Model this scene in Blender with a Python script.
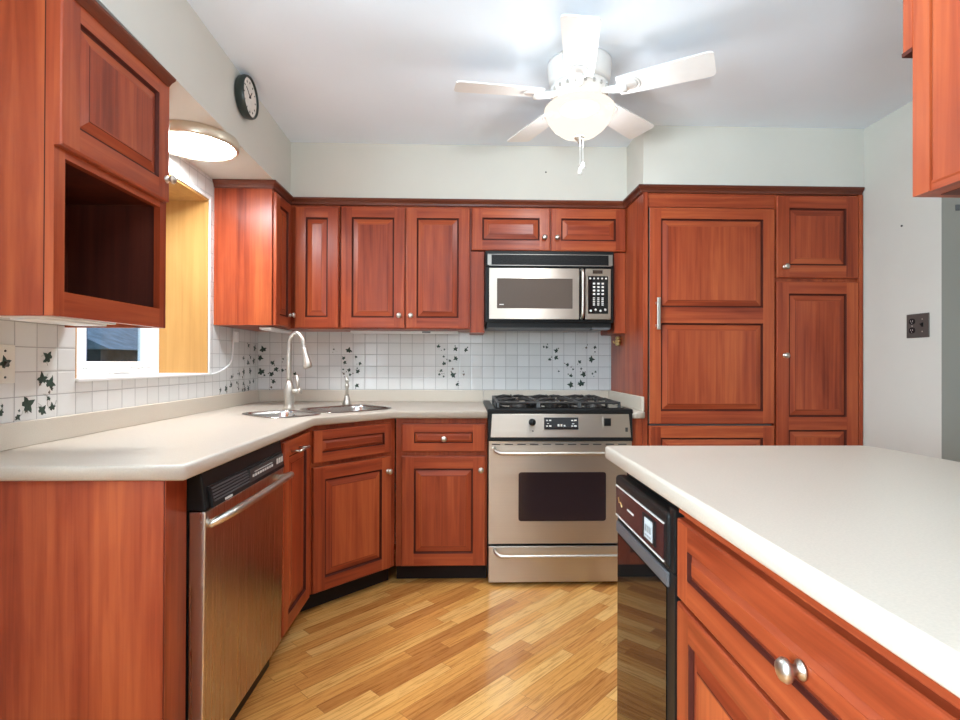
import bpy, bmesh, math, random
from mathutils import Vector, Matrix
random.seed(7)
S = bpy.context.scene
for o in list(bpy.data.objects): bpy.data.objects.remove(o, do_unlink=True)
COL = S.collection
PI = math.pi

# ------------------------------------------------------------------ camera
YAW, PITCH, ROLL, ZC, FPX = -0.0290, 0.0042, 0.0034, 1.17, 535.0
cam = bpy.data.cameras.new('camera'); co = bpy.data.objects.new('camera', cam); COL.objects.link(co)
cam.sensor_width = 36; cam.lens = 36*FPX/960; cam.clip_start = .02
c, s = math.cos(YAW), math.sin(YAW); c2, s2 = math.cos(PITCH), math.sin(PITCH); c3, s3 = math.cos(ROLL), math.sin(ROLL)
r0 = Vector((c, s, 0)); fw = Vector((-s*c2, c*c2, s2)); u0 = Vector((s*s2, -c*s2, c2))
rt = c3*r0 + s3*u0; up = -s3*r0 + c3*u0
co.matrix_world = Matrix(((rt.x, up.x, -fw.x, 0), (rt.y, up.y, -fw.y, 0), (rt.z, up.z, -fw.z, ZC), (0, 0, 0, 1)))
S.camera = co

# ------------------------------------------------------------------ light
S.view_settings.view_transform = 'Standard'; S.view_settings.look = 'None'
S.view_settings.gamma = 1; S.view_settings.use_curve_mapping = False
S.view_settings.exposure = 1.15
W = bpy.data.worlds.new('daylight'); S.world = W; W.use_nodes = True
W.node_tree.nodes['Background'].inputs[0].default_value = (.80, .90, 1, 1)
W.node_tree.nodes['Background'].inputs[1].default_value = .4
def area(name, loc, rot, sx, sy, power, col=(1, 1, 1)):
    l = bpy.data.lights.new(name, 'AREA'); l.shape = 'RECTANGLE'; l.size = sx; l.size_y = sy; l.energy = power; l.color = col
    o = bpy.data.objects.new(name, l); COL.objects.link(o); o.location = loc; o.rotation_euler = rot; return o
# added fill in the unseen rear opening; daylight through the rear room's side window
area('rear_fill', (1.2, -2.95, 1.25), (PI/2, 0, 0), 1.6, 2.3, 2, (.80, .91, 1))
area('side_window_daylight', (-1.585, -.45, 1.45), (0, -PI/2, 0), 1.2, 1.2, 72, (.66, .86, 1))
sun = bpy.data.lights.new('sun', 'SUN'); sun.energy = .9; sun.angle = .02; so = bpy.data.objects.new('sun', sun); COL.objects.link(so); so.rotation_euler = (-.45, .75, 0)
area('dining_side_fill', (3.9, -1.2, 1.5), (0, PI/2, 0), 1.6, 2.2, 3, (.76, .89, 1))  # added fill area, the wall behind it has no window
# added unseen spot near the camera, bounced off the ceiling as fill
def spot(name, loc, to, ang, power, col, r):
    l = bpy.data.lights.new(name, 'SPOT'); l.energy = power; l.color = col; l.shadow_soft_size = r; l.spot_size = ang; l.spot_blend = 1
    o = bpy.data.objects.new(name, l); COL.objects.link(o); o.location = loc
    o.rotation_euler = (Vector(to)-Vector(loc)).to_track_quat('-Z', 'Y').to_euler(); return o
spot('ceiling_bounce_fill', (.05, -.2, 1.42), (.05, .15, 2.44), 2.75, 108, (.74, .90, 1), .12)

# ------------------------------------------------------------------ node helpers
def mat(name):
    m = bpy.data.materials.new(name); m.use_nodes = True
    return m, m.node_tree, m.node_tree.nodes['Principled BSDF']
def N(t, typ, **kw):
    n = t.nodes.new('ShaderNode'+typ)
    for k, v in kw.items(): setattr(n, k, v)
    return n
def L(t, a, b): t.links.new(a, b)
def ramp(t, fac, stops):
    r = N(t, 'ValToRGB'); L(t, fac, r.inputs[0])
    e = r.color_ramp.elements
    while len(e) < len(stops): e.new(.5)
    for i, (p, cc) in enumerate(stops):
        e[i].position = p; e[i].color = (*cc, 1)
    return r.outputs[0]
def math_(t, op, a, b=None):
    n = N(t, 'Math', operation=op)
    for i, v in enumerate((a, b)):
        if v is None: continue
        if isinstance(v, (int, float)): n.inputs[i].default_value = v
        else: L(t, v, n.inputs[i])
    return n.outputs[0]
def simple(name, col, rough=.5, metal=0, spec=None, noise=0, nscale=30, bump=0):
    m, t, p = mat(name)
    p.inputs['Base Color'].default_value = (*col, 1); p.inputs['Roughness'].default_value = rough; p.inputs['Metallic'].default_value = metal
    if spec is not None: p.inputs['Specular IOR Level'].default_value = spec
    tc = N(t, 'TexCoord'); n = N(t, 'TexNoise'); n.inputs['Scale'].default_value = nscale; n.inputs['Detail'].default_value = 4
    L(t, tc.outputs['Object'], n.inputs['Vector'])
    k = max(noise, .015)
    L(t, ramp(t, n.outputs[0], [(.3, tuple(x*(1-k) for x in col)), (.7, tuple(min(1, x*(1+k)) for x in col))]), p.inputs['Base Color'])
    if bump:
        b = N(t, 'Bump'); b.inputs['Strength'].default_value = bump; b.inputs['Distance'].default_value = .002
        L(t, n.outputs[0], b.inputs['Height']); L(t, b.outputs[0], p.inputs['Normal'])
    return m
def wood(name, dark, mid, light, horiz=False, rough=.33):
    m, t, p = mat(name)
    tc = N(t, 'TexCoord'); oi = N(t, 'ObjectInfo')
    add = N(t, 'VectorMath', operation='ADD'); L(t, tc.outputs['Object'], add.inputs[0])
    sc = N(t, 'VectorMath', operation='SCALE'); sc.inputs[3].default_value = 7.0
    cb = N(t, 'CombineXYZ')
    L(t, oi.outputs['Random'], cb.inputs[0]); L(t, oi.outputs['Random'], cb.inputs[1]); L(t, oi.outputs['Random'], cb.inputs[2])
    L(t, cb.outputs[0], sc.inputs[0]); L(t, sc.outputs[0], add.inputs[1])
    def ns(scale, detail, dist, rgh=.55):
        mp = N(t, 'Mapping'); mp.inputs['Scale'].default_value = scale; L(t, add.outputs[0], mp.inputs[0])
        n = N(t, 'TexNoise'); n.inputs['Scale'].default_value = 1; n.inputs['Detail'].default_value = detail
        n.inputs['Distortion'].default_value = dist; n.inputs['Roughness'].default_value = rgh
        L(t, mp.outputs[0], n.inputs['Vector']); return n.outputs[0]
    if horiz: a, b, cst = (1.6, 30, 45), (.3, 8, 8), (1.2, 3, 5)
    else: a, b, cst = (45, 30, 1.6), (9, 9, .25), (5, 3, 1.2)
    fine = ns(a, 5, .6); stave = ns(b, 1, .1); cloud = ns(cst, 3, .9)
    f = math_(t, 'ADD', math_(t, 'MULTIPLY', fine, .45), math_(t, 'ADD', math_(t, 'MULTIPLY', stave, .35), math_(t, 'MULTIPLY', cloud, .35)))
    L(t, ramp(t, f, [(.41, dark), (.56, mid), (.72, light)]), p.inputs['Base Color'])
    p.inputs['Roughness'].default_value = rough
    p.inputs['Coat Weight'].default_value = .08; p.inputs['Coat Roughness'].default_value = .25; p.inputs['Specular IOR Level'].default_value = .3
    return m
CH = ((.175, .024, .008), (.32, .054, .018), (.46, .102, .032))
WV = wood('cherry_grain_upright', *CH); WH = wood('cherry_grain_level', *CH, horiz=True)
GL = simple('dark_glaze', (.075, .014, .008), .6, 0, .2)
WDK = wood('cherry_dark_moulding', (.07, .018, .010), (.12, .028, .014), (.18, .045, .02), horiz=True)
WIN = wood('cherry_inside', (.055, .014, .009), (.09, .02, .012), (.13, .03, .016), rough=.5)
CREAM = simple('cream_laminate', (.80, .76, .68), .5)
NICK = simple('brushed_nickel', (.62, .58, .52), .36, 1)
STEEL = None
def steel(name, horiz=True, col=(.62, .56, .485), rough=.27):
    m, t, p = mat(name)
    tc = N(t, 'TexCoord'); mp = N(t, 'Mapping'); mp.inputs['Scale'].default_value = (1.5, 60, 400) if horiz else (400, 60, 1.5)
    L(t, tc.outputs['Object'], mp.inputs[0]); n = N(t, 'TexNoise'); n.inputs['Scale'].default_value = 1; n.inputs['Detail'].default_value = 2
    L(t, mp.outputs[0], n.inputs['Vector'])
    L(t, ramp(t, n.outputs[0], [(.3, tuple(x*.97 for x in col)), (.7, tuple(x*1.02 for x in col))]), p.inputs['Base Color'])
    L(t, ramp(t, n.outputs[0], [(.3, (rough-.015,)*3), (.7, (rough+.02,)*3)]), p.inputs['Roughness'])
    p.inputs['Metallic'].default_value = 1; p.inputs['Anisotropic'].default_value = .8
    tg = N(t, 'CombineXYZ'); tg.inputs[2].default_value = 1; L(t, tg.outputs[0], p.inputs['Tangent'])
    return m
STEEL = steel('brushed_steel', rough=.36); STEELD = steel('brushed_steel_warm', False, (.56, .49, .43), .28)
BLK = simple('black_plastic', (.010, .010, .010), .4, 0, .22)
TOE = simple('toe_kick_black', (.018, .011, .009), .6, 0, .2)
BLKG = simple('black_glass', (.010, .009, .009), .05)
BLKM = simple('black_mirror', (.012, .010, .009), .03, 0, .9)
OVENG = simple('oven_glass', (.028, .016, .017), .10)
IRON = simple('cast_iron', (.035, .032, .03), .42, noise=.2, nscale=90)
WHITE = simple('white_enamel', (.84, .83, .80), .35)
WPLAST = simple('white_vinyl', (.86, .86, .85), .4)
WALLP = simple('wall_paint', (.625, .607, .545), .85, noise=.02, nscale=3)
CEILP = simple('ceiling_paint', (.79, .85, .915), .9, noise=.02, nscale=2)
WALLSHADE = simple('shaded_wall_paint', (.33, .32, .28), .85, noise=.03, nscale=2)
COUNTER = simple('speckled_laminate', (.53, .455, .375), .38, noise=.05, nscale=260)
SPLASH = simple('cream_upstand', (.63, .56, .465), .4, noise=.04, nscale=260)
MAPLE = wood('golden_maple', (.42, .215, .062), (.50, .265, .08), (.57, .32, .105), rough=.45)
MWGLASS = simple('microwave_glass', (.10, .075, .06), .3, 0, .22, noise=.08, nscale=400)
LCDG = simple('label_silver', (.55, .6, .62), .4, noise=.12, nscale=120)
MARK = simple('pale_marking', (.72, .70, .66), .5)
DKMARK = simple('dark_marking', (.05, .045, .04), .5)
WINE = simple('dark_wine_panel', (.045, .016, .016), .22)
GREY = simple('dark_grey_plastic', (.10, .10, .105), .4)
GPRINT = simple('grey_print', (.28, .3, .31), .5)
BRASS = simple('aged_brass', (.75, .55, .25), .35, 1)
PEWTER = simple('dark_pewter', (.13, .125, .115), .38, .6)
CLOCKR = simple('clock_green_black', (.018, .028, .024), .35)
CLOCKF = simple('clock_paper', (.75, .70, .64), .6, noise=.04, nscale=40)
LEAF = simple('ivy_green', (.018, .045, .028), .4, noise=.35, nscale=60)
LEAF2 = simple('ivy_brown', (.10, .065, .035), .4, noise=.3, nscale=60)
VINE = simple('ivy_stem', (.42, .42, .36), .5)

def tile_mat(name, u, w, pu, pz):
    m, t, p = mat(name)
    g = N(t, 'NewGeometry'); sx = N(t, 'SeparateXYZ'); L(t, g.outputs['Position'], sx.inputs[0])
    def cell(src, size, ph):
        q = math_(t, 'DIVIDE', math_(t, 'SUBTRACT', src, ph), size)
        f = math_(t, 'FRACT', q); d = math_(t, 'ABSOLUTE', math_(t, 'SUBTRACT', f, .5))
        return math_(t, 'GREATER_THAN', d, .5-.0013/size), math_(t, 'FLOOR', q), d
    a, ia, da = cell(sx.outputs[u], w, pu); b, ib, db = cell(sx.outputs[2], .0748, pz)
    mk = math_(t, 'MAXIMUM', a, b)
    cb = N(t, 'CombineXYZ'); L(t, ia, cb.inputs[0]); L(t, ib, cb.inputs[1])
    wn = N(t, 'TexWhiteNoise', noise_dimensions='2D'); L(t, cb.outputs[0], wn.inputs['Vector'])
    base = ramp(t, wn.outputs[0], [(0, (.74, .735, .71)), (1, (.80, .795, .775))])
    mx = N(t, 'Mix', data_type='RGBA'); L(t, mk, mx.inputs[0]); L(t, base, mx.inputs[6]); mx.inputs[7].default_value = (.40, .39, .38, 1)
    L(t, mx.outputs[2], p.inputs['Base Color'])
    L(t, ramp(t, mk, [(0, (.16,)*3), (1, (.7,)*3)]), p.inputs['Roughness'])
    e = math_(t, 'SUBTRACT', .5, math_(t, 'MAXIMUM', da, db))
    bp = N(t, 'Bump'); bp.inputs['Strength'].default_value = .5; bp.inputs['Distance'].default_value = .002
    L(t, math_(t, 'MINIMUM', math_(t, 'MULTIPLY', e, 14), 1), bp.inputs['Height']); L(t, bp.outputs[0], p.inputs['Normal'])
    return m
TILEB = tile_mat('tile_back', 0, .0757, .419, .9925)
TILEL = tile_mat('tile_left', 1, .0825, 1.694, .9870)

def floor_mat():
    m, t, p = mat('oak_strip_floor')
    g = N(t, 'NewGeometry'); sx = N(t, 'SeparateXYZ'); L(t, g.outputs['Position'], sx.inputs[0])
    X, Y = sx.outputs[0], sx.outputs[1]; k = math.sqrt(.5)
    U = math_(t, 'MULTIPLY', math_(t, 'ADD', X, Y), k); V = math_(t, 'MULTIPLY', math_(t, 'SUBTRACT', Y, X), k)
    q = math_(t, 'DIVIDE', V, .057); row = math_(t, 'FLOOR', q); fv = math_(t, 'FRACT', q)
    w1 = N(t, 'TexWhiteNoise', noise_dimensions='1D'); L(t, row, w1.inputs['W'])
    ln = math_(t, 'ADD', math_(t, 'MULTIPLY', w1.outputs[0], .35), .5)
    uu = math_(t, 'DIVIDE', math_(t, 'ADD', U, math_(t, 'MULTIPLY', w1.outputs[0], 9.7)), ln)
    colm = math_(t, 'FLOOR', uu); fu = math_(t, 'FRACT', uu)
    cb = N(t, 'CombineXYZ'); L(t, row, cb.inputs[0]); L(t, colm, cb.inputs[1])
    w2 = N(t, 'TexWhiteNoise', noise_dimensions='2D'); L(t, cb.outputs[0], w2.inputs['Vector'])
    base = ramp(t, w2.outputs[0], [(0, (.42, .16, .038)), (.15, (.62, .265, .066)), (.6, (.72, .35, .092)), (1, (.80, .45, .15))])
    # grain along the strip
    gv = N(t, 'CombineXYZ'); L(t, math_(t, 'MULTIPLY', U, 5), gv.inputs[0])
    L(t, math_(t, 'MULTIPLY', V, 95), gv.inputs[1]); L(t, math_(t, 'MULTIPLY', w2.outputs[0], 40), gv.inputs[2])
    n = N(t, 'TexNoise'); n.inputs['Scale'].default_value = 1; n.inputs['Detail'].default_value = 5; n.inputs['Distortion'].default_value = 1.1
    L(t, gv.outputs[0], n.inputs['Vector'])
    gv2 = N(t, 'CombineXYZ'); L(t, math_(t, 'MULTIPLY', U, 3.5), gv2.inputs[0])
    L(t, math_(t, 'MULTIPLY', V, 26), gv2.inputs[1]); L(t, math_(t, 'MULTIPLY', w2.outputs[0], 70), gv2.inputs[2])
    n2 = N(t, 'TexNoise'); n2.inputs['Scale'].default_value = 1; n2.inputs['Detail'].default_value = 2; n2.inputs['Distortion'].default_value = .4
    L(t, gv2.outputs[0], n2.inputs['Vector'])
    rings = math_(t, 'ABSOLUTE', math_(t, 'SINE', math_(t, 'MULTIPLY', n2.outputs[0], 34)))
    gr = ramp(t, n.outputs[0], [(.32, (.66, .58, .50)), (.52, (1, 1, 1)), (.75, (1.06, 1.06, 1.06))])
    rr = ramp(t, rings, [(0, (.74, .66, .56)), (.28, (1, 1, 1))])
    m1 = N(t, 'Mix', data_type='RGBA', blend_type='MULTIPLY'); m1.inputs[0].default_value = 1; L(t, base, m1.inputs[6]); L(t, gr, m1.inputs[7])
    m2 = N(t, 'Mix', data_type='RGBA', blend_type='MULTIPLY'); m2.inputs[0].default_value = .5; L(t, m1.outputs[2], m2.inputs[6]); L(t, rr, m2.inputs[7])
    sv = math_(t, 'GREATER_THAN', math_(t, 'ABSOLUTE', math_(t, 'SUBTRACT', fv, .5)), .484)
    su = math_(t, 'GREATER_THAN', math_(t, 'ABSOLUTE', math_(t, 'SUBTRACT', fu, .5)), .4985)
    seam = math_(t, 'MULTIPLY', math_(t, 'MAXIMUM', sv, su), .55)
    m3 = N(t, 'Mix', data_type='RGBA'); L(t, seam, m3.inputs[0]); L(t, m2.outputs[2], m3.inputs[6]); m3.inputs[7].default_value = (.16, .065, .02, 1)
    L(t, m3.outputs[2], p.inputs['Base Color'])
    p.inputs['Roughness'].default_value = .24; p.inputs['Coat Weight'].default_value = .35; p.inputs['Coat Roughness'].default_value = .12
    return m
FLOORM = floor_mat()
def emit(name, col, st, trans=0):
    m, t, p = mat(name); t.nodes.remove(p)
    e = N(t, 'Emission'); e.inputs[0].default_value = (*col, 1); e.inputs[1].default_value = st
    out = t.nodes['Material Output']
    if trans:
        tr = N(t, 'BsdfTransparent'); mx = N(t, 'MixShader'); mx.inputs[0].default_value = trans
        L(t, e.outputs[0], mx.inputs[1]); L(t, tr.outputs[0], mx.inputs[2]); L(t, mx.outputs[0], out.inputs[0])
    else: L(t, e.outputs[0], out.inputs[0])
    return m
def glass_mat():
    m, t, p = mat('window_glass'); t.nodes.remove(p)
    tr = N(t, 'BsdfTransparent'); tr.inputs[0].default_value = (.80, .88, .95, 1)
    gl = N(t, 'BsdfGlossy'); gl.inputs['Roughness'].default_value = .02
    lw = N(t, 'LayerWeight'); fr = math_(t, 'ADD', math_(t, 'MULTIPLY', math_(t, 'POWER', lw.outputs['Facing'], 5), .5), .03)
    mx = N(t, 'MixShader'); L(t, fr, mx.inputs[0]); L(t, tr.outputs[0], mx.inputs[1]); L(t, gl.outputs[0], mx.inputs[2])
    L(t, mx.outputs[0], t.nodes['Material Output'].inputs[0]); return m
GLASS = glass_mat()

# ------------------------------------------------------------------ mesh builder
class B:
    def __init__(self): self.bm = bmesh.new()
    def merge(self, b, mi=None, smooth=None):
        bmesh.ops.recalc_face_normals(b, faces=b.faces)
        for f in b.faces:
            if mi is not None: f.material_index = mi
            if smooth is not None: f.smooth = smooth
        me = bpy.data.meshes.new('tmp'); b.to_mesh(me); b.free(); self.bm.from_mesh(me); bpy.data.meshes.remove(me); return self
    def box(self, x0, x1, y0, y1, z0, z1, m=0, bev=0, seg=2):
        b = bmesh.new()
        bmesh.ops.create_cube(b, size=1)
        for v in b.verts: v.co = Vector(((x0+x1)/2+v.co.x*(x1-x0), (y0+y1)/2+v.co.y*(y1-y0), (z0+z1)/2+v.co.z*(z1-z0)))
        if bev: bmesh.ops.bevel(b, geom=b.edges[:], offset=bev, segments=seg, profile=.5, affect='EDGES')
        return self.merge(b, m)
    def hexa(self, pts, m=0, bev=0):
        # 8 points: bottom ring then top ring
        b = bmesh.new(); v = [b.verts.new(p) for p in pts]
        for f in ((0, 1, 2, 3), (4, 5, 6, 7), (0, 1, 5, 4), (1, 2, 6, 5), (2, 3, 7, 6), (3, 0, 4, 7)): b.faces.new([v[i] for i in f])
        if bev: bmesh.ops.recalc_face_normals(b, faces=b.faces); bmesh.ops.bevel(b, geom=b.edges[:], offset=bev, segments=2, profile=.5, affect='EDGES')
        return self.merge(b, m)
    def prism(self, poly, z0, z1, m=0, bev=0, fn=None, seg=2):
        fn = fn or (lambda a, b_, c_: (a, b_, c_))
        b = bmesh.new(); lo = [b.verts.new(fn(x, y, z0)) for x, y in poly]; hi = [b.verts.new(fn(x, y, z1)) for x, y in poly]
        n = len(poly); b.faces.new(lo); b.faces.new(hi)
        for i in range(n): b.faces.new((lo[i], lo[(i+1) % n], hi[(i+1) % n], hi[i]))
        if bev: bmesh.ops.recalc_face_normals(b, faces=b.faces); bmesh.ops.bevel(b, geom=b.edges[:], offset=bev, segments=seg, profile=.5, affect='EDGES')
        return self.merge(b, m)
    def lathe(self, prof, M=Matrix(), m=0, n=28, smooth=True):
        b = bmesh.new(); rings = []
        for r, z in prof:
            if r < 1e-5: rings.append([b.verts.new(M @ Vector((0, 0, z)))])
            else: rings.append([b.verts.new(M @ Vector((r*math.cos(2*PI*i/n), r*math.sin(2*PI*i/n), z))) for i in range(n)])
        for a, d in zip(rings, rings[1:]):
            for i in range(n):
                j = (i+1) % n
                if len(a) == 1 and len(d) == 1: continue
                if len(a) == 1: b.faces.new((a[0], d[i], d[j]))
                elif len(d) == 1: b.faces.new((a[i], a[j], d[0]))
                else: b.faces.new((a[i], a[j], d[j], d[i]))
        return self.merge(b, m, smooth)
    def tube(self, pts, r, m=0, n=12, smooth=True, up=(0, 0, 1)):
        pts = [Vector(p) for p in pts]; b = bmesh.new(); rings = []
        rs = r if isinstance(r, (list, tuple)) else [r]*len(pts)
        prev = None
        for i, p in enumerate(pts):
            d = (pts[min(i+1, len(pts)-1)]-pts[max(i-1, 0)]).normalized()
            if prev is None:
                a = d.orthogonal().normalized()
            else: a = (prev - d*prev.dot(d)).normalized()
            prev = a; e = d.cross(a)
            rings.append([b.verts.new(p+rs[i]*(a*math.cos(2*PI*k/n)+e*math.sin(2*PI*k/n))) for k in range(n)])
        for a, d in zip(rings, rings[1:]):
            for k in range(n): b.faces.new((a[k], a[(k+1) % n], d[(k+1) % n], d[k]))
        b.faces.new(rings[0]); b.faces.new(rings[-1])
        return self.merge(b, m, smooth)
    def sweep(self, path, prof, m=0, closed=False):
        # path: xy points, outward = right of travel; prof: (out, z) closed loop
        b = bmesh.new(); P = [Vector(p) for p in path]; rings = []
        for i, p in enumerate(P):
            d0 = (P[i]-P[i-1]).normalized() if i else (P[1]-P[0]).normalized()
            d1 = (P[i+1]-P[i]).normalized() if i < len(P)-1 else d0
            n0 = Vector((d0.y, -d0.x)); n1 = Vector((d1.y, -d1.x)); mt = (n0+n1); mt = mt/ (mt.dot(n0))
            rings.append([b.verts.new((p.x+mt.x*o, p.y+mt.y*o, z)) for o, z in prof])
        k = len(prof)
        for a, d in zip(rings, rings[1:]):
            for i in range(k): b.faces.new((a[i], a[(i+1) % k], d[(i+1) % k], d[i]))
        b.faces.new(rings[0]); b.faces.new(rings[-1])
        return self.merge(b, m)
    def poly(self, pts, m=0):
        vs = [self.bm.verts.new(p) for p in pts]; f = self.bm.faces.new(vs); f.material_index = m; return self
    def door(self, x0, x1, z0, z1, y0=0, th=.019, fwid=.055, fields=None, depth=.009, m=(0, 1, 2), fwx=None):
        """panelled door front at y=y0 facing -y; materials: upright grain, level grain, glaze"""
        bm = self.bm; e = .004
        V = lambda x, y, z: bm.verts.new((x, y0+y, z))
        def ring(pts): return [V(*p) for p in pts]
        def rect(d, y, a=x0, b=x1, c_=z0, d_=z1): return ring([(a+d, y, c_+d), (b-d, y, c_+d), (b-d, y, d_-d), (a+d, y, d_-d)])
        def band(A, Bq, mi):
            for i in range(4):
                f = bm.faces.new((A[i], A[(i+1) % 4], Bq[(i+1) % 4], Bq[i])); f.material_index = mi[i % len(mi)]
        vh = (m[1], m[0], m[1], m[0])
        R0 = rect(0, th); R1 = rect(0, e); R2 = rect(.002, e*.3); R3 = rect(.005, 0)
        bk = bm.faces.new(R0); bk.material_index = m[0]
        band(R0, R1, vh); band(R1, R2, vh); band(R2, R3, vh)
        if fields is None: fields = [(z0+fwid, z1-fwid)]
        fwx = fwx or fwid; xa, xb = x0+fwx, x1-fwx
        # stiles and rails
        q = lambda pts, mi: setattr(bm.faces.new(ring(pts)), 'material_index', mi)
        i0, i1, k0, k1 = x0+.005, x1-.005, z0+.005, z1-.005
        q([(i0, 0, k0), (xa, 0, k0), (xa, 0, k1), (i0, 0, k1)], m[0]); q([(xb, 0, k0), (i1, 0, k0), (i1, 0, k1), (xb, 0, k1)], m[0])
        zs = [k0]+[v for f in fields for v in f]+[k1]
        for a, b in zip(zs[0::2], zs[1::2]): q([(xa, 0, a), (xb, 0, a), (xb, 0, b), (xa, 0, b)], m[1])
        for fa, fb in fields:
            k = min(1, min(xb-xa, fb-fa)/.13)
            rc = lambda d, y: rect(d*k, y, xa, xb, fa, fb)
            rings = [(0, 0), (.0015, .002), (.0042, depth), (.010, depth), (.036, .0025), (.0372, .0015), (.041, .0015)]
            mats_ = [(m[2],), (m[2],), (m[2],), vh, (m[2],) if k > .7 else vh, vh]
            prev = rc(*rings[0])
            for rg, mm in zip(rings[1:], mats_):
                cur = rc(*rg); band(prev, cur, mm); prev = cur
            f = bm.faces.new(prev); f.material_index = m[0] if (fb-fa) > .14 else m[1]
        return self
    def build(self, name, mats, parent=None, loc=(0, 0, 0), rotz=0, smooth=False, recalc=False):
        if recalc: bmesh.ops.recalc_face_normals(self.bm, faces=self.bm.faces)
        bmesh.ops.remove_doubles(self.bm, verts=self.bm.verts, dist=1e-6)
        me = bpy.data.meshes.new(name); self.bm.to_mesh(me); self.bm.free()
        for mm in (mats if isinstance(mats, (list, tuple)) else [mats]): me.materials.append(mm)
        if smooth:
            for p in me.polygons: p.use_smooth = True
        o = bpy.data.objects.new(name, me); COL.objects.link(o)
        if parent: o.parent = parent
        o.location = loc; o.rotation_euler = (0, 0, rotz)
        return o
def tag(o, label=None, cat=None, group=None, kind=None):
    if label: o['label'] = label
    if cat: o['category'] = cat
    if group: o['group'] = group
    if kind: o['kind'] = kind
    return o
def thing(name, label, cat, loc=(0, 0, 0), rotz=0, group=None, kind=None):
    o = bpy.data.objects.new(name, None); COL.objects.link(o); o.location = loc; o.rotation_euler = (0, 0, rotz)
    o.empty_display_size = .05
    return tag(o, label, cat, group, kind)
def struct(name, b, mats, label=None):
    o = b.build(name, mats); o['kind'] = 'structure'
    if label: o['label'] = label
    return o
R = Matrix.Rotation
T = Matrix.Translation
WOODS = [WV, WH, GL, CREAM, WIN, BLK]
KNOB = [(0, .030), (.006, .0295), (.0125, .027), (.0155, .022), (.0145, .018), (.008, .014), (.006, .008), (.0085, .004), (.0125, .002), (.0125, 0), (0, 0)]
def knob(parent, x, z, y=0, sc=1.0):
    b = B(); b.lathe([(r*sc, h*sc) for r, h in KNOB], T((x, y, z)) @ R(PI/2, 4, 'X'), n=20)
    k = b.build('knob', NICK, parent); k['label'] = 'round brushed nickel knob'; return k
def door(parent, x0, x1, z0, z1, kn=None, name='door', fwid=.055, fields=None, y0=0, ksc=1.0, fwx=None):
    d = B().door(x0, x1, z0, z1, y0, fwid=fwid, fields=fields, fwx=fwx).build(name, WOODS, parent)
    if kn: knob(d, kn[0], kn[1], y0, ksc)
    return d
D, XL, XR, ZCEIL, ZSOF = 3.464, -1.322, 2.163, 2.443, 2.125
Q = PI/2

# ------------------------------------------------------------------ room shell
struct('floor', B().box(-1.6, 4.1, -3.1, 3.6, -.06, 0), FLOORM)
struct('ceiling', B().box(-1.6, 4.1, -3.1, 3.6, ZCEIL, ZCEIL+.08), CEILP)
struct('wall_back', B().box(-1.6, XR+.12, D, D+.12, 0, ZCEIL), TILEB)
WY0, WY1, WZ0, WZ1, WX = 1.857, 2.80, 1.098, 2.007, -1.60
b = B()
b.box(WX, XL, .17, WY0, 0, ZCEIL); b.box(WX, XL, -3.1, -1.07, 0, ZCEIL); b.box(WX, XL, -1.07, .17, 0, .83); b.box(WX, XL, -1.07, .17, 2.07, ZCEIL); b.box(WX, XL, WY1, D, 0, ZCEIL); b.box(WX, XL, WY0, WY1, 0, WZ0); b.box(WX, XL, WY0, WY1, WZ1, ZCEIL)
wl = struct('wall_left', b, TILEL)
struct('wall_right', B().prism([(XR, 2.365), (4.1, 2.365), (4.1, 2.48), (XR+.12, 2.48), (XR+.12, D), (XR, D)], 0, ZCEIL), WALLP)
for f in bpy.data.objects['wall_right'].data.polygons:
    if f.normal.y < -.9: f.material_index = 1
bpy.data.objects['wall_right'].data.materials.append(WALLSHADE)  # shade on the camera-facing wall end, put into a darker wall colour
struct('wall_dining', B().box(4.0, 4.1, -3.1, 2.365, 0, ZCEIL), WALLP)
b = B(); b.box(-1.6, -1.05, -3.1, -3.0, 0, ZCEIL); b.box(2.05, 4.1, -3.1, -3.0, 0, ZCEIL); b.box(-1.05, .4, -3.1, -3.0, 0, ZCEIL); b.box(.4, 2.05, -3.1, -3.0, 2.40, ZCEIL)
struct('wall_rear', b, WALLP)
# painted soffits above the cabinets
struct('trim_1', B().prism([(XL, -3.0), (-.93, -3.0), (-.965, 1.3), (-.985, 1.95), (-1.013, 3.132), (XL, 3.132)], ZSOF, ZCEIL), WALLP, 'painted soffit box over the left wall')
struct('trim_2', B().box(XL, .955, 3.132, D, ZSOF, ZCEIL), WALLP, 'painted soffit box over the range wall')
struct('trim_3', B().box(.955, XR, 2.836, D, ZSOF, ZCEIL), WALLP, 'deeper painted soffit box over the tall cabinets')

# window
win = thing('window_1', 'white framed casement window set deep in the tiled wall', None, (WX, WY0, WZ0), 0, None, 'structure')
win['category'] = 'window'
def wb(): return B()
lx = lambda x: x-WX
ly = lambda y: y-WY0
lz = lambda z: z-WZ0
b = B(); b.box(lx(-1.60), lx(XL)-.001, ly(WY1)-.008, ly(WY1)-.0005, .012, lz(WZ1)-.01); b.build('jamb', MAPLE, win)['label'] = 'honey coloured wooden jamb board'
b = B(); b.box(lx(-1.60), lx(XL)-.001, .0005, .008, .012, lz(WZ1)-.01); b.build('jamb', MAPLE, win)
b = B(); b.box(lx(-1.60), lx(XL)-.001, .001, ly(WY1)-.001, lz(WZ1)-.010, lz(WZ1)-.0005); b.build('head_board', MAPLE, win)
b = B(); b.box(lx(-1.60), lx(XL)+.012, .0005, ly(WY1)-.0005, .0005, .012, 0, .003); b.build('sill', WPLAST, win)['label'] = 'white window sill'
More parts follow.
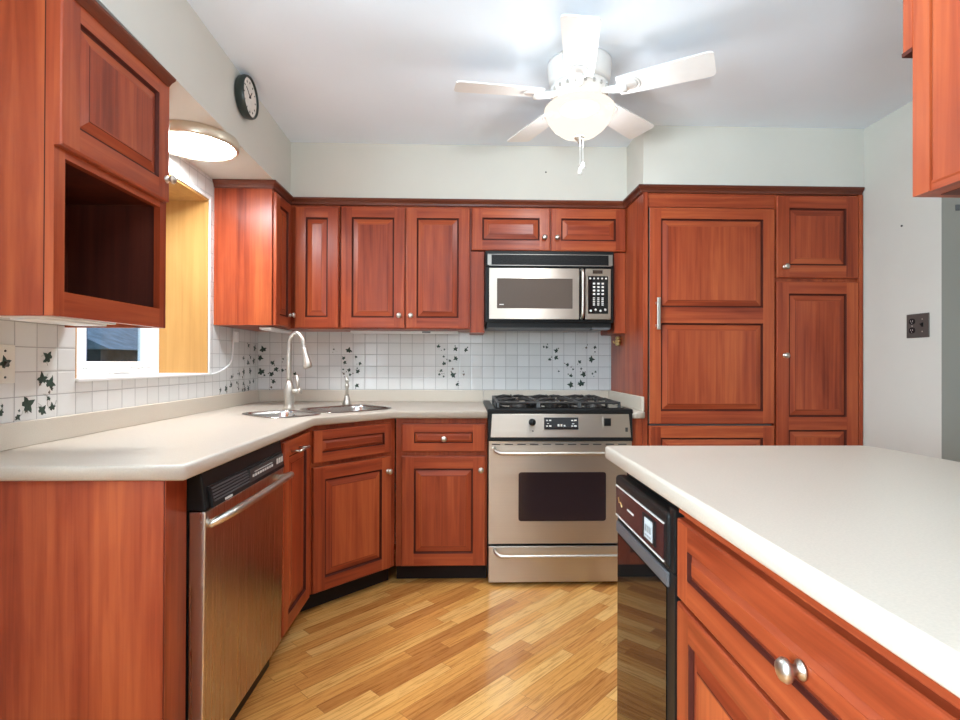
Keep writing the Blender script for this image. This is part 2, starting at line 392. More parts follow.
b = B(); b.box(lx(XL)+.0005, lx(XL)+.006, ly(WY1), ly(WY1)+.012, .004, lz(WZ1)+.012); b.box(lx(XL)+.0005, lx(XL)+.006, -.012, ly(WY1), lz(WZ1), lz(WZ1)+.012)
b.build('tile_edging', WPLAST, win)
fx0, fx1 = -.012, .034
b = B()   # frame around two sashes
for a0, a1, c0, c1 in ((.008, .055, .012, lz(WZ1)-.01), (ly(2.735), ly(2.792), .012, lz(WZ1)-.01), (ly(2.20), ly(2.245), .012, lz(WZ1)-.01)):
    b.box(fx0-.001, fx1+.001, a0, a1, c0, c1, 0, .004)
b.box(fx0, fx1, .05, ly(2.74), .012, .040, 0, .004); b.box(fx0, fx1, .05, ly(2.74), lz(WZ1)-.06, lz(WZ1)-.01, 0, .004)
b.build('window_frame', WPLAST, win)
for y0, y1 in ((1.915, 2.198), (2.247, 2.733)):
    b = B(); w_ = .055
    b.box(-.004, .024, ly(y0), ly(y0)+w_-.022, .042, lz(WZ1)-.062, 0, .005); b.box(-.004, .024, ly(y1)-w_-.008, ly(y1), .042, lz(WZ1)-.062, 0, .005)
    b.box(-.004, .024, ly(y0)+w_-.027, ly(y1)-w_, .042, .070, 0, .005); b.box(-.004, .024, ly(y0)+w_-.027, ly(y1)-w_, lz(WZ1)-.115, lz(WZ1)-.062, 0, .005)
    sh = b.build('sash', WPLAST, win)
    B().box(.008, .012, ly(y0)+w_-.027, ly(y1)-w_, .068, lz(WZ1)-.11).build('pane', GLASS, sh)
    B().box(-.03, -.012, ly(y0)+w_-.03, ly(y0)+w_+.032, .06, lz(WZ1)-.1).build('screen_edge', simple('navy_screen_edge', (.03, .06, .13), .5), sh)
# crank handle lying on the bottom rail
b = B(); b.box(.034, .055, ly(2.40), ly(2.53), .014, .028, 0, .006); b.tube([(.05, ly(2.42), .03), (.062, ly(2.43), .042), (.066, ly(2.50), .046), (.066, ly(2.56), .040)], [.007, .006, .006, .005])
b.lathe([(0, .012), (.008, .01), (.009, 0), (0, -.004)], T((.066, ly(2.57), .036))); b.build('crank_handle', WHITE, win, smooth=False)
b = B(); b.tube([(.034, ly(2.70), .075), (.048, ly(2.705), .085), (.052, ly(2.72), .10)], .005, n=8); b.build('sash_lock', WHITE, win)

# outdoors seen through the little window
OUTG = simple('lawn_green', (.10, .22, .05), .9, noise=.4, nscale=3)
struct('floor_outdoors', B().box(-30, -1.75, -10, 30, -1.0, -.9), OUTG)
bpy.data.objects['floor_outdoors'].name = 'ground'
t = thing('garden_shed', 'low dark-walled shed with blue-grey roof seen through the window', 'shed', (-6, 9, -.9))
B().box(-3, 0, -.0, 5, 0, 2.27).build('wall', simple('shed_boards', (.055, .06, .075), .8, noise=.5, nscale=4), t)
B().hexa([(-3.3, -.3, 2.26), (.35, -.3, 2.26), (.35, 5.3, 2.26), (-3.3, 5.3, 2.26), (-1.6, -.3, 3.05), (-1.4, -.3, 3.05), (-1.4, 5.3, 3.05), (-1.6, 5.3, 3.05)]).build('roof', simple('shed_roof', (.15, .21, .28), .7, noise=.3, nscale=5), t)
def bush(name, label, loc, r, n=420):
    b = B(); rnd = random.Random(3)
    b.tube([(0, 0, 0), (0, 0, r*1.2)], .05, 1)
    for i in range(n):
        a, h = rnd.uniform(0, 2*PI), rnd.uniform(-1, 1); q = r*(.6+.4*rnd.random()); sq = math.sqrt(1-h*h)
        p = Vector((q*sq*math.cos(a), q*sq*math.sin(a), r*1.35+q*h)); u = Vector((rnd.gauss(0, 1), rnd.gauss(0, 1), rnd.gauss(0, 1))).normalized()*.09; v = u.orthogonal().normalized()*.06
        b.poly([p-u, p+v, p+u, p-v], 0)
    o = b.build(name, [simple(name+'_leaf', (.16, .36, .10), .6, noise=.4, nscale=2), simple(name+'_bark', (.12, .08, .05), .9)], None, loc)
    return tag(o, label, 'shrub')
bush('garden_shrub', 'bright green leafy shrub beside the shed, seen through the window', (-5.6, 8.2, -.9), .85)

# ------------------------------------------------------------------ floor-standing left run
# end panel + stile facing the camera
t = thing('end_panel', 'wide dark cherry panel closing the near end of the left counter run', 'panel', (XL, 1.355, 0))
B().box(.002, .575, 0, .018, .003, .874).build('board', WOODS, t)
B().box(.5755, .5780, .0015, .09, .003, .874, 0).build('shadow_line', GL, t)
b = B().box(.5785, .5800, -.001, .10, .003, .874, 0)
b.build('stile', WOODS, t)

# dishwasher
t = thing('dishwasher', 'stainless dishwasher with black control strip under the left counter', 'dishwasher', (-.695, 1.462, 0), Q)
b = B(); b.box(.004, .618, .045, .56, .10, .868); b.box(.004, .618, .05, .53, .002, .10); b.build('tub', BLK, t)
b = B(); b.hexa([(0, .006, .095), (.622, .006, .095), (.622, .045, .095), (0, .045, .095), (0, 0, .764), (.622, 0, .764), (.622, .045, .764), (0, .045, .764)], 0, .003)
dr = b.build('door', STEELD, t); dr['label'] = 'brushed steel door'
b = B(); b.hexa([(0, -.002, .767), (.622, -.002, .767), (.622, .06, .767), (0, .06, .767), (0, .012, .868), (.622, .012, .868), (.622, .06, .868), (0, .06, .868)], 0, .004)
b.hexa([(.02, -.012, .77), (.60, -.012, .77), (.60, .0, .77), (.02, .0, .77), (.02, .001, .828), (.60, .001, .828), (.60, .008, .828), (.02, .008, .828)], 0, .002)
cp = b.build('control_panel', BLK, t); cp['label'] = 'black plastic control strip'
yz = lambda z: -.0125+.013*(z-.77)/.058
for i in range(5):
    z = .785+i*.0085; B().box(.03, .27, yz(z)-.0025, yz(z)+.002, z, z+.0035).build('vent_slot', GREY, cp)
b = B(); b.box(.275, .585, yz(.80)-.004, yz(.80)+.003, .781, .822, 0, .001)
db = b.build('button_panel', simple('charcoal_panel', (.05, .048, .046), .35), cp)
for i in range(9): B().box(.295+i*.021, .307+i*.021, yz(.80)-.0055, yz(.80)-.003, .795, .803).build('button', MARK, cp)
for i in range(3): B().box(.515+i*.024, .531+i*.024, yz(.80)-.0055, yz(.80)-.003, .795, .814).build('button', MARK, cp)
B().box(.31, .47, yz(.80)-.0055, yz(.80)-.003, .809, .811).build('printed_line', MARK, cp)
b = B(); b.box(.09, .135, yz(.775)-.003, yz(.775)-.0005, .774, .780); b.build('emblem', MARK, cp)
b = B(); pts = [(.030, .004, .722), (.034, -.022, .735), (.05, -.042, .745), (.09, -.052, .75), (.31, -.055, .75), (.53, -.052, .75), (.565, -.042, .745), (.58, -.022, .738), (.584, .004, .728)]
def smooth_path(pts, k=4):
    P = [Vector(p) for p in pts]; out = []
    for i in range(len(P)-1):
        p0, p1, p2, p3 = P[max(i-1, 0)], P[i], P[i+1], P[min(i+2, len(P)-1)]
        for j in range(k):
            u = j/k; out.append(.5*((2*p1)+(-p0+p2)*u+(2*p0-5*p1+4*p2-p3)*u*u+(-p0+3*p1-3*p2+p3)*u**3))
    return out+[P[-1]]
b.tube(smooth_path(pts), .0115, n=14); h = b.build('handle', NICK, dr); h['label'] = 'curved satin handle bar'

# narrow tall-door base cabinet between dishwasher and corner sink
GB = 'cherry base cabinets around the kitchen'
t = thing('base_cabinet', 'narrow cherry base cabinet between the dishwasher and the corner sink', 'cabinet', (-.70, 2.092, 0), Q, GB)
b = B(); b.box(0, .372, .02, .10, .095, .874); b.box(0, .372, .10, .60, .095, .70); b.build('carcass', WOODS, t)
b = B(); b.box(0, .372, .085, .10, .002, .094); b.build('toe_kick', TOE, t)
d = door(t, .012, .368, .098, .852, fwid=.06, name='door')
b = B()
for x in (.10, .20): b.tube([(x, .0, .808), (x, -.036, .808)], .0045, n=8)
b.tube([(.085, -.038, .808), (.215, -.038, .808)], .0055, n=10); p_ = b.build('bar_pull', NICK, d); p_['label'] = 'brushed nickel bar pull'

# corner sink base (diagonal)
PA, PB = Vector((-.700, 2.474)), Vector((-.362, 2.815)); dv = PB-PA; wd = dv.length; ang = math.atan2(dv.y, dv.x)
t = thing('base_cabinet', 'angled corner base cabinet under the sink with false drawer and door', 'cabinet', (PA.x, PA.y, 0), ang, GB)
b = B(); b.prism([(.002, .021), (wd-.002, .021), (wd+.05, .09), (wd+.05, .28), (wd*.5, .60), (-.05, .28), (-.05, .09)], .095, .52)
b.box(-.014, wd+.014, .02, .04, .095, .874); b.build('carcass', WOODS, t)
B().box(-.02, wd+.02, .078, .092, .002, .094).build('toe_kick', TOE, t)
door(t, .012, wd-.022, .700, .852, name='drawer_front', fwid=.045)
door(t, .012, wd-.022, .100, .680, (wd-.045, .605), fwid=.06)

# base cabinet left of the range
t = thing('base_cabinet', 'cherry base cabinet with drawer and door left of the range', 'cabinet', (-.362, 2.815, 0), 0, GB)
b = B(); b.box(.003, .484, .02, .60, .095, .874); b.build('carcass', WOODS, t)
B().box(0, .484, .085, .10, .002, .094).build('toe_kick', TOE, t)
dw_ = door(t, .034, .474, .700, .846, (.256, .768), name='drawer', fwid=.045, fwx=.066)
door(t, .034, .474, .100, .676, (.450, .605), fwid=.065)
# filler right of range
t = thing('base_cabinet', 'slim plain cherry filler base between the range and tall cabinets', 'cabinet', (.889, 2.815, 0), 0, GB)
B().box(0, .064, .02, .60, .095, .874).build('carcass', WOODS, t); B().box(0, .064, .085, .10, .002, .094).build('toe_kick', TOE, t)

# ------------------------------------------------------------------ worktop with sink
def inset(poly, d):
    n = len(poly); out = []
    for i in range(n):
        p0, p1, p2 = Vector(poly[i-1]), Vector(poly[i]), Vector(poly[(i+1) % n])
        a = (p1-p0).normalized(); b_ = (p2-p1).normalized(); n0 = Vector((-a.y, a.x)); n1 = Vector((-b_.y, b_.x)); mt = n0+n1; mt = mt/mt.dot(n0)
        out.append((p1.x+mt.x*d, p1.y+mt.y*d))
    return out
def rrect(x0, x1, y0, y1, r, k=6):
    out = []
    for cx, cy, a in ((x1-r, y0+r, -PI/2), (x1-r, y1-r, 0), (x0+r, y1-r, PI/2), (x0+r, y0+r, PI)):
        for i in range(k+1): out.append((cx+r*math.cos(a+PI/2*i/k), cy+r*math.sin(a+PI/2*i/k)))
    return out
def worktop(b, poly, z0, z1, holes=(), r=.007, m=0):
    bm = bmesh.new()
    steps = [(0, z0)] + [(r*(1-math.cos(a)), z1-r+r*math.sin(a)) for a in (0, PI/8, PI/4, 3*PI/8, PI/2)]
    steps = [(.004, z0), (0, z0+.004)] + steps[1:]
    loops = []
    for d, z in steps:
        loops.append([bm.verts.new((x, y, z)) for x, y in inset(poly, d)])
    n = len(poly)
    for a, d in zip(loops, loops[1:]):
        for i in range(n):
            f = bm.faces.new((a[i], a[(i+1) % n], d[(i+1) % n], d[i])); f.smooth = True
    hl = [[bm.verts.new((x, y, z1)) for x, y in h] for h in holes]; hb = [[bm.verts.new((x, y, z0)) for x, y in h] for h in holes]
    def es(lp): return [bm.edges.get((lp[i], lp[(i+1) % len(lp)])) or bm.edges.new((lp[i], lp[(i+1) % len(lp)])) for i in range(len(lp))]
    for a, d in zip(hl, hb):
        k = len(a)
        for i in range(k): bm.faces.new((a[i], d[i], d[(i+1) % k], a[(i+1) % k]))
    bmesh.ops.triangle_fill(bm, use_beauty=True, use_dissolve=False, edges=es(loops[-1])+sum((es(h) for h in hl), []), normal=(0, 0, 1))
    bmesh.ops.triangle_fill(bm, use_beauty=True, use_dissolve=False, edges=es(loops[0])+sum((es(h) for h in hb), []), normal=(0, 0, -1))
    return b.merge(bm, m)
OA = Vector((-.5285, 2.634)); du = Vector((.695, .719)); dvv = Vector((-.719, .695))
def uv(u, v): p = OA+du*u+dvv*v; return (p.x, p.y)
holeL = [uv(u, v) for u, v in rrect(-.385, -.125, .085, .42, .07)]
holeR = [uv(u, v) for u, v in rrect(-.075, .335, .115, .44, .08)]
poly = [(XL+.002, 1.335), (-.687, 1.335), (-.683, 2.466), (-.370, 2.797), (.121, 2.797), (.121, D-.002), (XL+.002, D-.002)]
t = thing('countertop', 'cream speckled worktop turning the sink corner along the left and range walls', 'countertop', (0, 0, 0))
worktop(B(), poly, .876, .914, (holeL, holeR)).build('slab', COUNTER, t)
b = B(); b.box(XL+.002, XL+.018, 1.335, D-.018, .9145, .990, 0, .003); b.build('upstand', SPLASH, t)
B().box(XL+.002, .121, D-.018, D-.002, .9145, .990, 0, .003).build('upstand', SPLASH, t)
t = thing('countertop', 'small strip of cream worktop between the range and tall cabinets', 'countertop', (.889, 2.80, .876))
worktop(B(), [(0, 0), (.064, 0), (.064, .66), (0, .66)], 0, .038).build('slab', COUNTER, t)
B().box(.048, .063, .004, .66, .0385, .114, 0, .003).build('upstand', SPLASH, t)
B().box(-.766, .047, .645, .66, .0385, .114, 0, .003).build('upstand', SPLASH, t)
# sink
t = thing('kitchen_sink', 'stainless two-bowl corner sink let into the worktop', 'sink', (OA.x, OA.y, .72), math.atan2(du.y, du.x))
SS = simple('sink_steel', (.58, .565, .54), .22, 1)
for x0, x1, y0, y1, r, dp in ((-.385, -.125, .085, .42, .07, .15), (-.075, .335, .115, .44, .08, .17)):
    b = B(); bm = bmesh.new(); loops = []
    for d, z in ((-.012, .197), (-.010, .1995), (.004, .199), (.008, .193), (.012, .185), (.022, .195-dp+.02), (.045, .195-dp), (.09, .193-dp)):
        loops.append([bm.verts.new((x, y, z)) for x, y in rrect(x0+d, x1-d, y0+d, y1-d, max(.02, r-d))])
    k = len(loops[0])
    for a, e in zip(loops, loops[1:]):
        for i in range(k): bm.faces.new((a[i], a[(i+1) % k], e[(i+1) % k], e[i]))
    bm.faces.new(loops[-1]); b.merge(bm, 0, True)
    bw = b.build('bowl', SS, t)
    B().lathe([(0, .004), (.03, .004), (.04, .002), (.042, 0), (0, 0)], T(((x0+x1)/2, (y0+y1)/2, .194-dp))).build('drain', NICK, bw)
# faucet
fx, fy = -.945, 2.915
t = thing('faucet', 'tall gooseneck pull-down kitchen faucet in brushed nickel behind the sink', 'faucet', (fx, fy, .914))
B().lathe([(0, .001), (.031, .001), (.032, .006), (.028, .014), (.026, .03), (.0265, .06), (.029, .095), (.027, .115), (.020, .135), (.0145, .155), (0, .155)]).build('base', NICK, t)
dx, dy = .085, -.03
arc = [(0, 0, .15), (0, 0, .25), (0, 0, .33)]
for i in range(1, 13):
    a = PI*i/12; k = .5*(1-math.cos(a)); arc.append((dx*k, dy*k, .345+.065*math.sin(a)))
arc += [(dx*1.04, dy*1.04, .325)]
B().tube(smooth_path(arc, 3), .0125, n=16).build('spout', NICK, t)
hd = B().tube([(dx*1.03, dy*1.03, .335), (dx*1.07, dy*1.07, .325), (dx*1.12, dy*1.12, .30), (dx*1.25, dy*1.25, .25), (dx*1.31, dy*1.31, .228), (dx*1.33, dy*1.33, .223)], [.0135, .0145, .0155, .022, .0245, .021], n=18).build('spray_head', NICK, t)
b = B(); b.tube([(.015, -.003, .095), (.058, -.012, .098)], [.016, .015], n=14); b.tube([(.058, -.012, .098), (.068, -.014, .099), (.070, -.014, .099)], [.018, .018, .012], n=14)
b.tube([(.052, -.010, .105), (.050, -.010, .13), (.046, -.012, .185)], [.0075, .0085, .0105], n=10); b.build('handle', NICK, t)
t = thing('soap_dispenser', 'slim brushed nickel soap dispenser pump behind the right sink bowl', 'dispenser', (-.695, 3.19, .914))
B().lathe([(0, .001), (.027, .001), (.028, .006), (.022, .02), (.015, .045), (.010, .06), (0, .06)]).build('base', NICK, t)
b = B(); b.lathe([(0, .055), (.009, .055), (.0085, .10), (.013, .11), (.013, .118), (.008, .125), (.008, .135), (.0125, .142), (.009, .152), (.0045, .162), (.0035, .176), (0, .177)])
b.tube([(0, 0, .145), (.010, -.014, .148), (.018, -.026, .143)], .004, n=8); b.build('pump', NICK, t)

# ------------------------------------------------------------------ range
t = thing('range', 'stainless gas range with black cooktop between the cherry cabinets', 'stove', (.127, 2.785, 0))
RW = .757
b = B(); b.box(.002, RW-.002, .045, .66, .02, .898); b.build('body', GREY, t)
b = B()
for x in (.03, RW-.03):
    for y in (.075, .58): B().lathe([(0, 0), (.016, 0), (.016, .021), (0, .021)], T((x, y, 0)), n=12).build('foot', BLK, t)
b = B(); b.box(.002, RW-.002, .012, .046, .018, .208, 0, .004); dr = b.build('drawer', STEEL, t)
def hbar(z, x0, x1, y, out=.045, r=.0095):
    return B().tube(smooth_path([(x0, y, z+.022), (x0+.004, y-out*.55, z+.014), (x0+.025, y-out, z+.003), (x0+.07, y-out-.004, z), ((x0+x1)/2, y-out-.005, z), (x1-.07, y-out-.004, z), (x1-.025, y-out, z+.003), (x1-.004, y-out*.55, z+.014), (x1, y, z+.022)]), r, n=12)
hbar(.170, .035, RW-.035, .014).build('handle', NICK, dr)
# oven door with a window opening
wx0, wx1, wz0, wz1 = .158, .620, .338, .595
b = B(); b.box(.002, wx0, .010, .046, .222, .757, 0, .003); b.box(wx1, RW-.002, .010, .046, .222, .757, 0, .003)
b = B(); bm = bmesh.new()
def framed(bm, x0, x1, z0, z1, hole, y0, y1, m=0):
    o = [(x0, z0), (x1, z0), (x1, z1), (x0, z1)]
    vo = [bm.verts.new((x, y0, z)) for x, z in o]; vb = [bm.verts.new((x, y1, z)) for x, z in o]; vh = [bm.verts.new((x, y0, z)) for x, z in hole]; vd = [bm.verts.new((x, y0+.006, z)) for x, z in hole]
    ed = lambda lp: [bm.edges.new((lp[i], lp[(i+1) % len(lp)])) for i in range(len(lp))]
    bmesh.ops.triangle_fill(bm, use_beauty=True, edges=ed(vo)+ed(vh), normal=(0, -1, 0))
    for i in range(4): bm.faces.new((vo[i], vo[(i+1) % 4], vb[(i+1) % 4], vb[i]))
    bm.faces.new(vb); k = len(hole)
    for i in range(k): bm.faces.new((vh[i], vh[(i+1) % k], vd[(i+1) % k], vd[i]))
    return bm
b.merge(framed(bm, .002, RW-.002, .222, .757, rrect(wx0, wx1, wz0, wz1, .014, 4), .010, .046), 0)
dr = b.build('oven_door', STEEL, t)
b = B(); b.prism(rrect(wx0-.001, wx1+.001, wz0-.001, wz1+.001, .015, 4), .0135, .0165, 0, 0, lambda x, z, y: (x, y, z)); b.build('oven_window', OVENG, dr)
hbar(.700, .030, RW-.030, .012).build('handle', NICK, dr)
for i in range(11): B().box(.018+i*.0665, .062+i*.0665, .0085, .012, .738, .7435).build('vent_slot', DKMARK, dr)
# control console, leaning back
b = B(); b.hexa([(-.002, -.002, .76), (RW+.002, -.002, .76), (RW+.002, .07, .76), (-.002, .07, .76), (-.002, .012, .905), (RW+.002, .012, .905), (RW+.002, .07, .905), (-.002, .07, .905)], 0, .004)
b.build('console_surround', BLK, t)
cy = lambda z: -.002+.014*(z-.76)/.145
b = B(); b.hexa([(.010, cy(.779)-.004, .779), (RW-.010, cy(.779)-.004, .779), (RW-.010, cy(.779)+.004, .779), (.010, cy(.779)+.004, .779), (.018, cy(.902)-.004, .900), (RW-.018, cy(.902)-.004, .900), (RW-.018, cy(.902)+.004, .900), (.018, cy(.902)+.004, .900)], 0, .0015)
cs = b.build('console', STEEL, t)
b = B(); b.hexa([(.282, cy(.815)-.006, .815), (.478, cy(.815)-.006, .815), (.478, cy(.815), .815), (.282, cy(.815), .815), (.282, cy(.886)-.006, .886), (.478, cy(.886)-.006, .886), (.478, cy(.886), .886), (.282, cy(.886), .886)], 1, .0012)
b.hexa([(.290, cy(.82)-.007, .82), (.470, cy(.82)-.007, .82), (.470, cy(.82), .82), (.290, cy(.82), .82), (.290, cy(.882)-.007, .882), (.470, cy(.882)-.007, .882), (.470, cy(.882), .882), (.290, cy(.882), .882)], 0)
dp = b.build('display', [BLKG, STEEL], cs)
b = B()
for x, z, w, h in ((.300, .864, .010, .006), (.316, .864, .012, .007), (.300, .835, .010, .006), (.316, .835, .012, .007), (.432, .864, .010, .006), (.447, .864, .014, .007), (.432, .835, .010, .006), (.447, .835, .014, .007), (.361, .836, .009, .012), (.376, .836, .009, .012), (.393, .836, .008, .008), (.436, .848, .012, .003), (.305, .850, .01, .003)):
    B().box(x, x+w, cy(z)-.0082, cy(z)-.0065, z, z+h).build('button', MARK, cs)
b = B(); b.lathe([(0, .024), (.010, .024), (.016, .020), (.018, .004), (.0195, 0), (0, 0)], T((.228, cy(.857)-.003, .857)) @ R(PI/2, 4, 'X'), n=20); b.box(.2265, .2295, -.024, -.018, .845, .869); b.build('knob', BLK, cs)
b = B(); b.lathe([(0, .003), (.004, .003), (.004, 0), (0, 0)], T((.231, cy(.81)-.003, .812)) @ R(PI/2, 4, 'X'), n=10); b.build('indicator', DKMARK, cs)
b = B(); b.box(.598, .650, cy(.855)-.006, cy(.855), .832, .884, 1, .001); b.box(.606, .642, cy(.855)-.008, cy(.855)-.004, .838, .878, 0, .001); b.box(.612, .636, cy(.855)-.0095, cy(.855)-.006, .858, .872, 0, .001); b.build('light_switch', [BLK, STEEL], cs)
b = B(); b.box(.718, .731, cy(.82)-.0052, cy(.82)-.002, .808, .830); b.build('emblem', DKMARK, cs)
# cooktop
b = B(); b.box(-.004, RW+.004, .006, .655, .900, .926, 0, .006); b.box(.03, RW-.03, .05, .62, .926, .929, 1)
ct = b.build('cooktop', [BLK, BLKG], t)
def burner(x, y, r):
    b = B(); b.lathe([(0, .022), (r*.7, .022), (r*.75, .018), (r*.75, .014), (r, .013), (r*1.05, .002), (r*1.15, 0), (0, 0)], T((x, y, .929)), n=24); b.build('burner', IRON, ct)
for x, y, r in ((.17, .18, .042), (.17, .46, .036), (.59, .18, .045), (.59, .46, .036), (.38, .32, .03)): burner(x, y, r)
def grate(x0, x1, y0, y1):
    b = B(); z = .954; q = .0062
    def bar(p, e, rr=q): b.tube([p, e], rr, n=6, smooth=False)
    for y in (y0, y1, (y0+y1)/2): bar((x0, y, z), (x1, y, z), .007)
    for x in (x0, x1): bar((x, y0, z), (x, y1, z), .007)
    xm = (x0+x1)/2
    for yc in ((3*y0+y1)/4, (y0+3*y1)/4):
        for a in range(8):
            th = a*PI/4; r0, r1 = .022, min((x1-x0)/2, (y1-y0)/4)
            k = 1 if a % 2 == 0 else 1.28
            e = (max(x0, min(x1, xm+r1*k*math.cos(th))), max(y0, min(y1, yc+r1*k*math.sin(th))), z)
            b.tube([(xm+r0*math.cos(th), yc+r0*math.sin(th), z+.012), (xm+.6*r1*math.cos(th), yc+.6*r1*math.sin(th), z+.013), e], [.0055, .0065, .0065], n=6, smooth=False)
    for x in (x0, x1):
        for y in (y0, (y0+y1)/2, y1): b.tube([(x, y, .9285), (x, y, z+.006)], [.009, .007], n=6, smooth=False)
    o = b.build('grate', IRON, ct); o['label'] = 'black cast iron grate'
grate(.055, .265, .07, .59); grate(.275, .485, .07, .59); grate(.495, .705, .07, .59)

# ------------------------------------------------------------------ wall cabinets
GW = 'cherry wall cabinets around the kitchen'
CROWN = [(0, 2.084), (.006, 2.084), (.010, 2.088), (.012, 2.097), (.018, 2.106), (.024, 2.110), (.027, 2.116), (.027, 2.1235), (0, 2.1235)]
CROWNC = [(0, 2.070), (.008, 2.070), (.012, 2.082), (.024, 2.098), (.030, 2.103), (.036, 2.108), (.036, 2.1235), (0, 2.1235)]
# near-left open-shelf cabinet
t = thing('wall_cabinet', 'near left wall cabinet with one door above an open dark shelf', 'cabinet', (-1.0, 1.331, 1.28), Q, GW)
cw, cd, chh = .487, .318, .80
b = B()
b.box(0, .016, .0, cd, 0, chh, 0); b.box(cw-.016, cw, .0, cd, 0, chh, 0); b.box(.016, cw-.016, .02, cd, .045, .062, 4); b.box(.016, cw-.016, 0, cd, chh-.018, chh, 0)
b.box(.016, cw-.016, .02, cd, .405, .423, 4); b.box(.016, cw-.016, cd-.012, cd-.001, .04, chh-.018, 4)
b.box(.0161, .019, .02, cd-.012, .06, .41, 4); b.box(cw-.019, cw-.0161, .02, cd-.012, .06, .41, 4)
b.box(.0005, .034, -.0005, .019, .0005, chh, 0); b.box(cw-.036, cw-.0005, -.0005, .019, .0005, chh, 0); b.box(.034, cw-.036, -.0005, .019, .0005, .062, 1); b.box(.034, cw-.036, -.0005, .019, .395, .43, 1); b.box(.034, cw-.036, -.0005, .019, .77, chh, 1)
b.box(.018, cw-.018, .03, cd-.005, .030, .0445, 3)
b.build('carcass', WOODS, t)
B().box(-.0012, 0, .021, .0245, .002, chh, 2).box(-.0025, -.0003, -.0005, .0205, .0, chh, 0).build('edge_strip', WOODS, t)
door(t, -.006, .470, .416, .812, (.452, .487), y0=-.0205, fwid=.062)
B().sweep([(-.0, 0), (cw-.03, 0)], [(-.001, .792), (.026, .794), (.034, .804), (.046, .812), (.048, .818), (-.001, .818)]).build('crown', WDK, t)
# under-cabinet lights
GU = 'lights under the wall cabinets'
t = thing('under_cabinet_light', 'white slab light under the near left open-shelf cabinet', 'light', (-1.16, 1.36, 1.272), 0, GU)
B().box(0, .12, 0, .27, .006, .0375, 0, .003).build('housing', WHITE, t); B().box(.015, .105, .02, .25, 0, .007, 0, .002).build('lens', WPLAST, t)
t = thing('under_cabinet_light', 'slim white light bar under the two-door cabinet left of the microwave', 'light', (-.70, 3.30, 1.345), 0, GU)
B().box(0, .66, 0, .05, .003, .0165, 0, .003).build('housing', WHITE, t); B().box(.01, .65, .008, .042, 0, .004).build('lens', WPLAST, t)
b = B(); b.box(.44, .49, -.012, 0, .004, .012); b.build('rocker', GREY, t)
t = thing('under_cabinet_light', 'short white light under the corner wall cabinet', 'light', (-1.12, 2.95, 1.342), 0, GU)
B().box(0, .07, 0, .35, .003, .0165, 0, .003).build('housing', WHITE, t); B().box(.01, .06, .01, .34, 0, .004).build('lens', WPLAST, t)
# corner wall cabinet
ZB, ZT = 1.362, 2.0835
t = thing('wall_cabinet', 'corner wall cabinet with plain side panel and two narrow doors meeting at an inside corner', 'cabinet', (XL, 2.858, ZB), 0, GW)
fx_, fy_ = -1.02-XL, 3.149-2.858
b = B(); b.prism([(.002, 0), (fx_, 0), (fx_, fy_), (-.730-XL, fy_), (-.730-XL, D-2.858-.002), (.002, D-2.858-.002)], 0, ZT-ZB); b.build('carcass', WOODS, t)
b = B(); b.box(.001, fx_+.0005, -.003, .0, .0, ZT-ZB, 0); b.build('side_panel', WOODS, t)
dd = B().door(0, .246, .004, .708, 0, fwid=.055).build('door', WOODS, t, (-1.0-XL, .012, 0), Q)
knob(dd, .228, .075)
dd = B().door(0, .252, .004, .708, 0, fwid=.062).build('door', WOODS, t, (-.998-XL+.012, 3.129-2.858, 0))
# two-door cabinet
t = thing('wall_cabinet', 'two-door cherry wall cabinet between the corner cabinet and the microwave', 'cabinet', (-.726, 3.129, ZB), 0, GW)
b = B(); b.box(.0, .760, .02, D-3.129-.002, 0, ZT-ZB); b.build('carcass', WOODS, t)
door(t, .006, .376, .004, .712, (.345, .078), fwid=.062); door(t, .383, .752, .004, .712, (.413, .078), fwid=.062)
# over-microwave cabinet with legs
t = thing('wall_cabinet', 'low two-door cherry cabinet above the microwave with side legs', 'cabinet', (.036, 3.129, 1.35), 0, GW)
b = B(); b.box(.0, .917, .02, D-3.129-.002, .472, ZT-1.35); b.box(.0, .078, .02, D-3.129-.002, 0, .482); b.box(.850, .917, .02, D-3.129-.002, 0, .482); b.box(-.004, .082, .012, .30, -.006, .006); b.box(.846, .917, .012, .30, -.006, .006); b.build('carcass', WOODS, t)
door(t, 0.006, .463, .476, .728, (.430, .552), fwid=.06); door(t, .470, .914, .476, .728, (.505, .552), fwid=.06)
# tall side panel, header
t = thing('refrigerator_surround', 'cherry side panel and header board framing the built-in refrigerator', 'cabinet', (.955, 2.834, 0))
B().box(0, .024, .002, D-2.834-.002, .002, 2.0835, 0).build('side_panel', WOODS, t)
B().box(.0235, .0275, .006, .03, .01, 2.0, 2).build('shadow_gap', WOODS, t)
B().box(.024, .722, .016, .03, 2.010, 2.0835, 1).box(.024, .722, .03, .60, 2.055, 2.0835, 1).build('header', WOODS, t)
# crown run
tag(B().sweep([(XL+.002, 2.858), (-1.02, 2.858), (-1.02, 3.149), (.955, 3.149), (.955, 2.851), (2.157, 2.851)], CROWN).build('crown_molding', WDK),
    'dark cherry crown molding running along the corner, range wall and tall cabinets', 'molding')
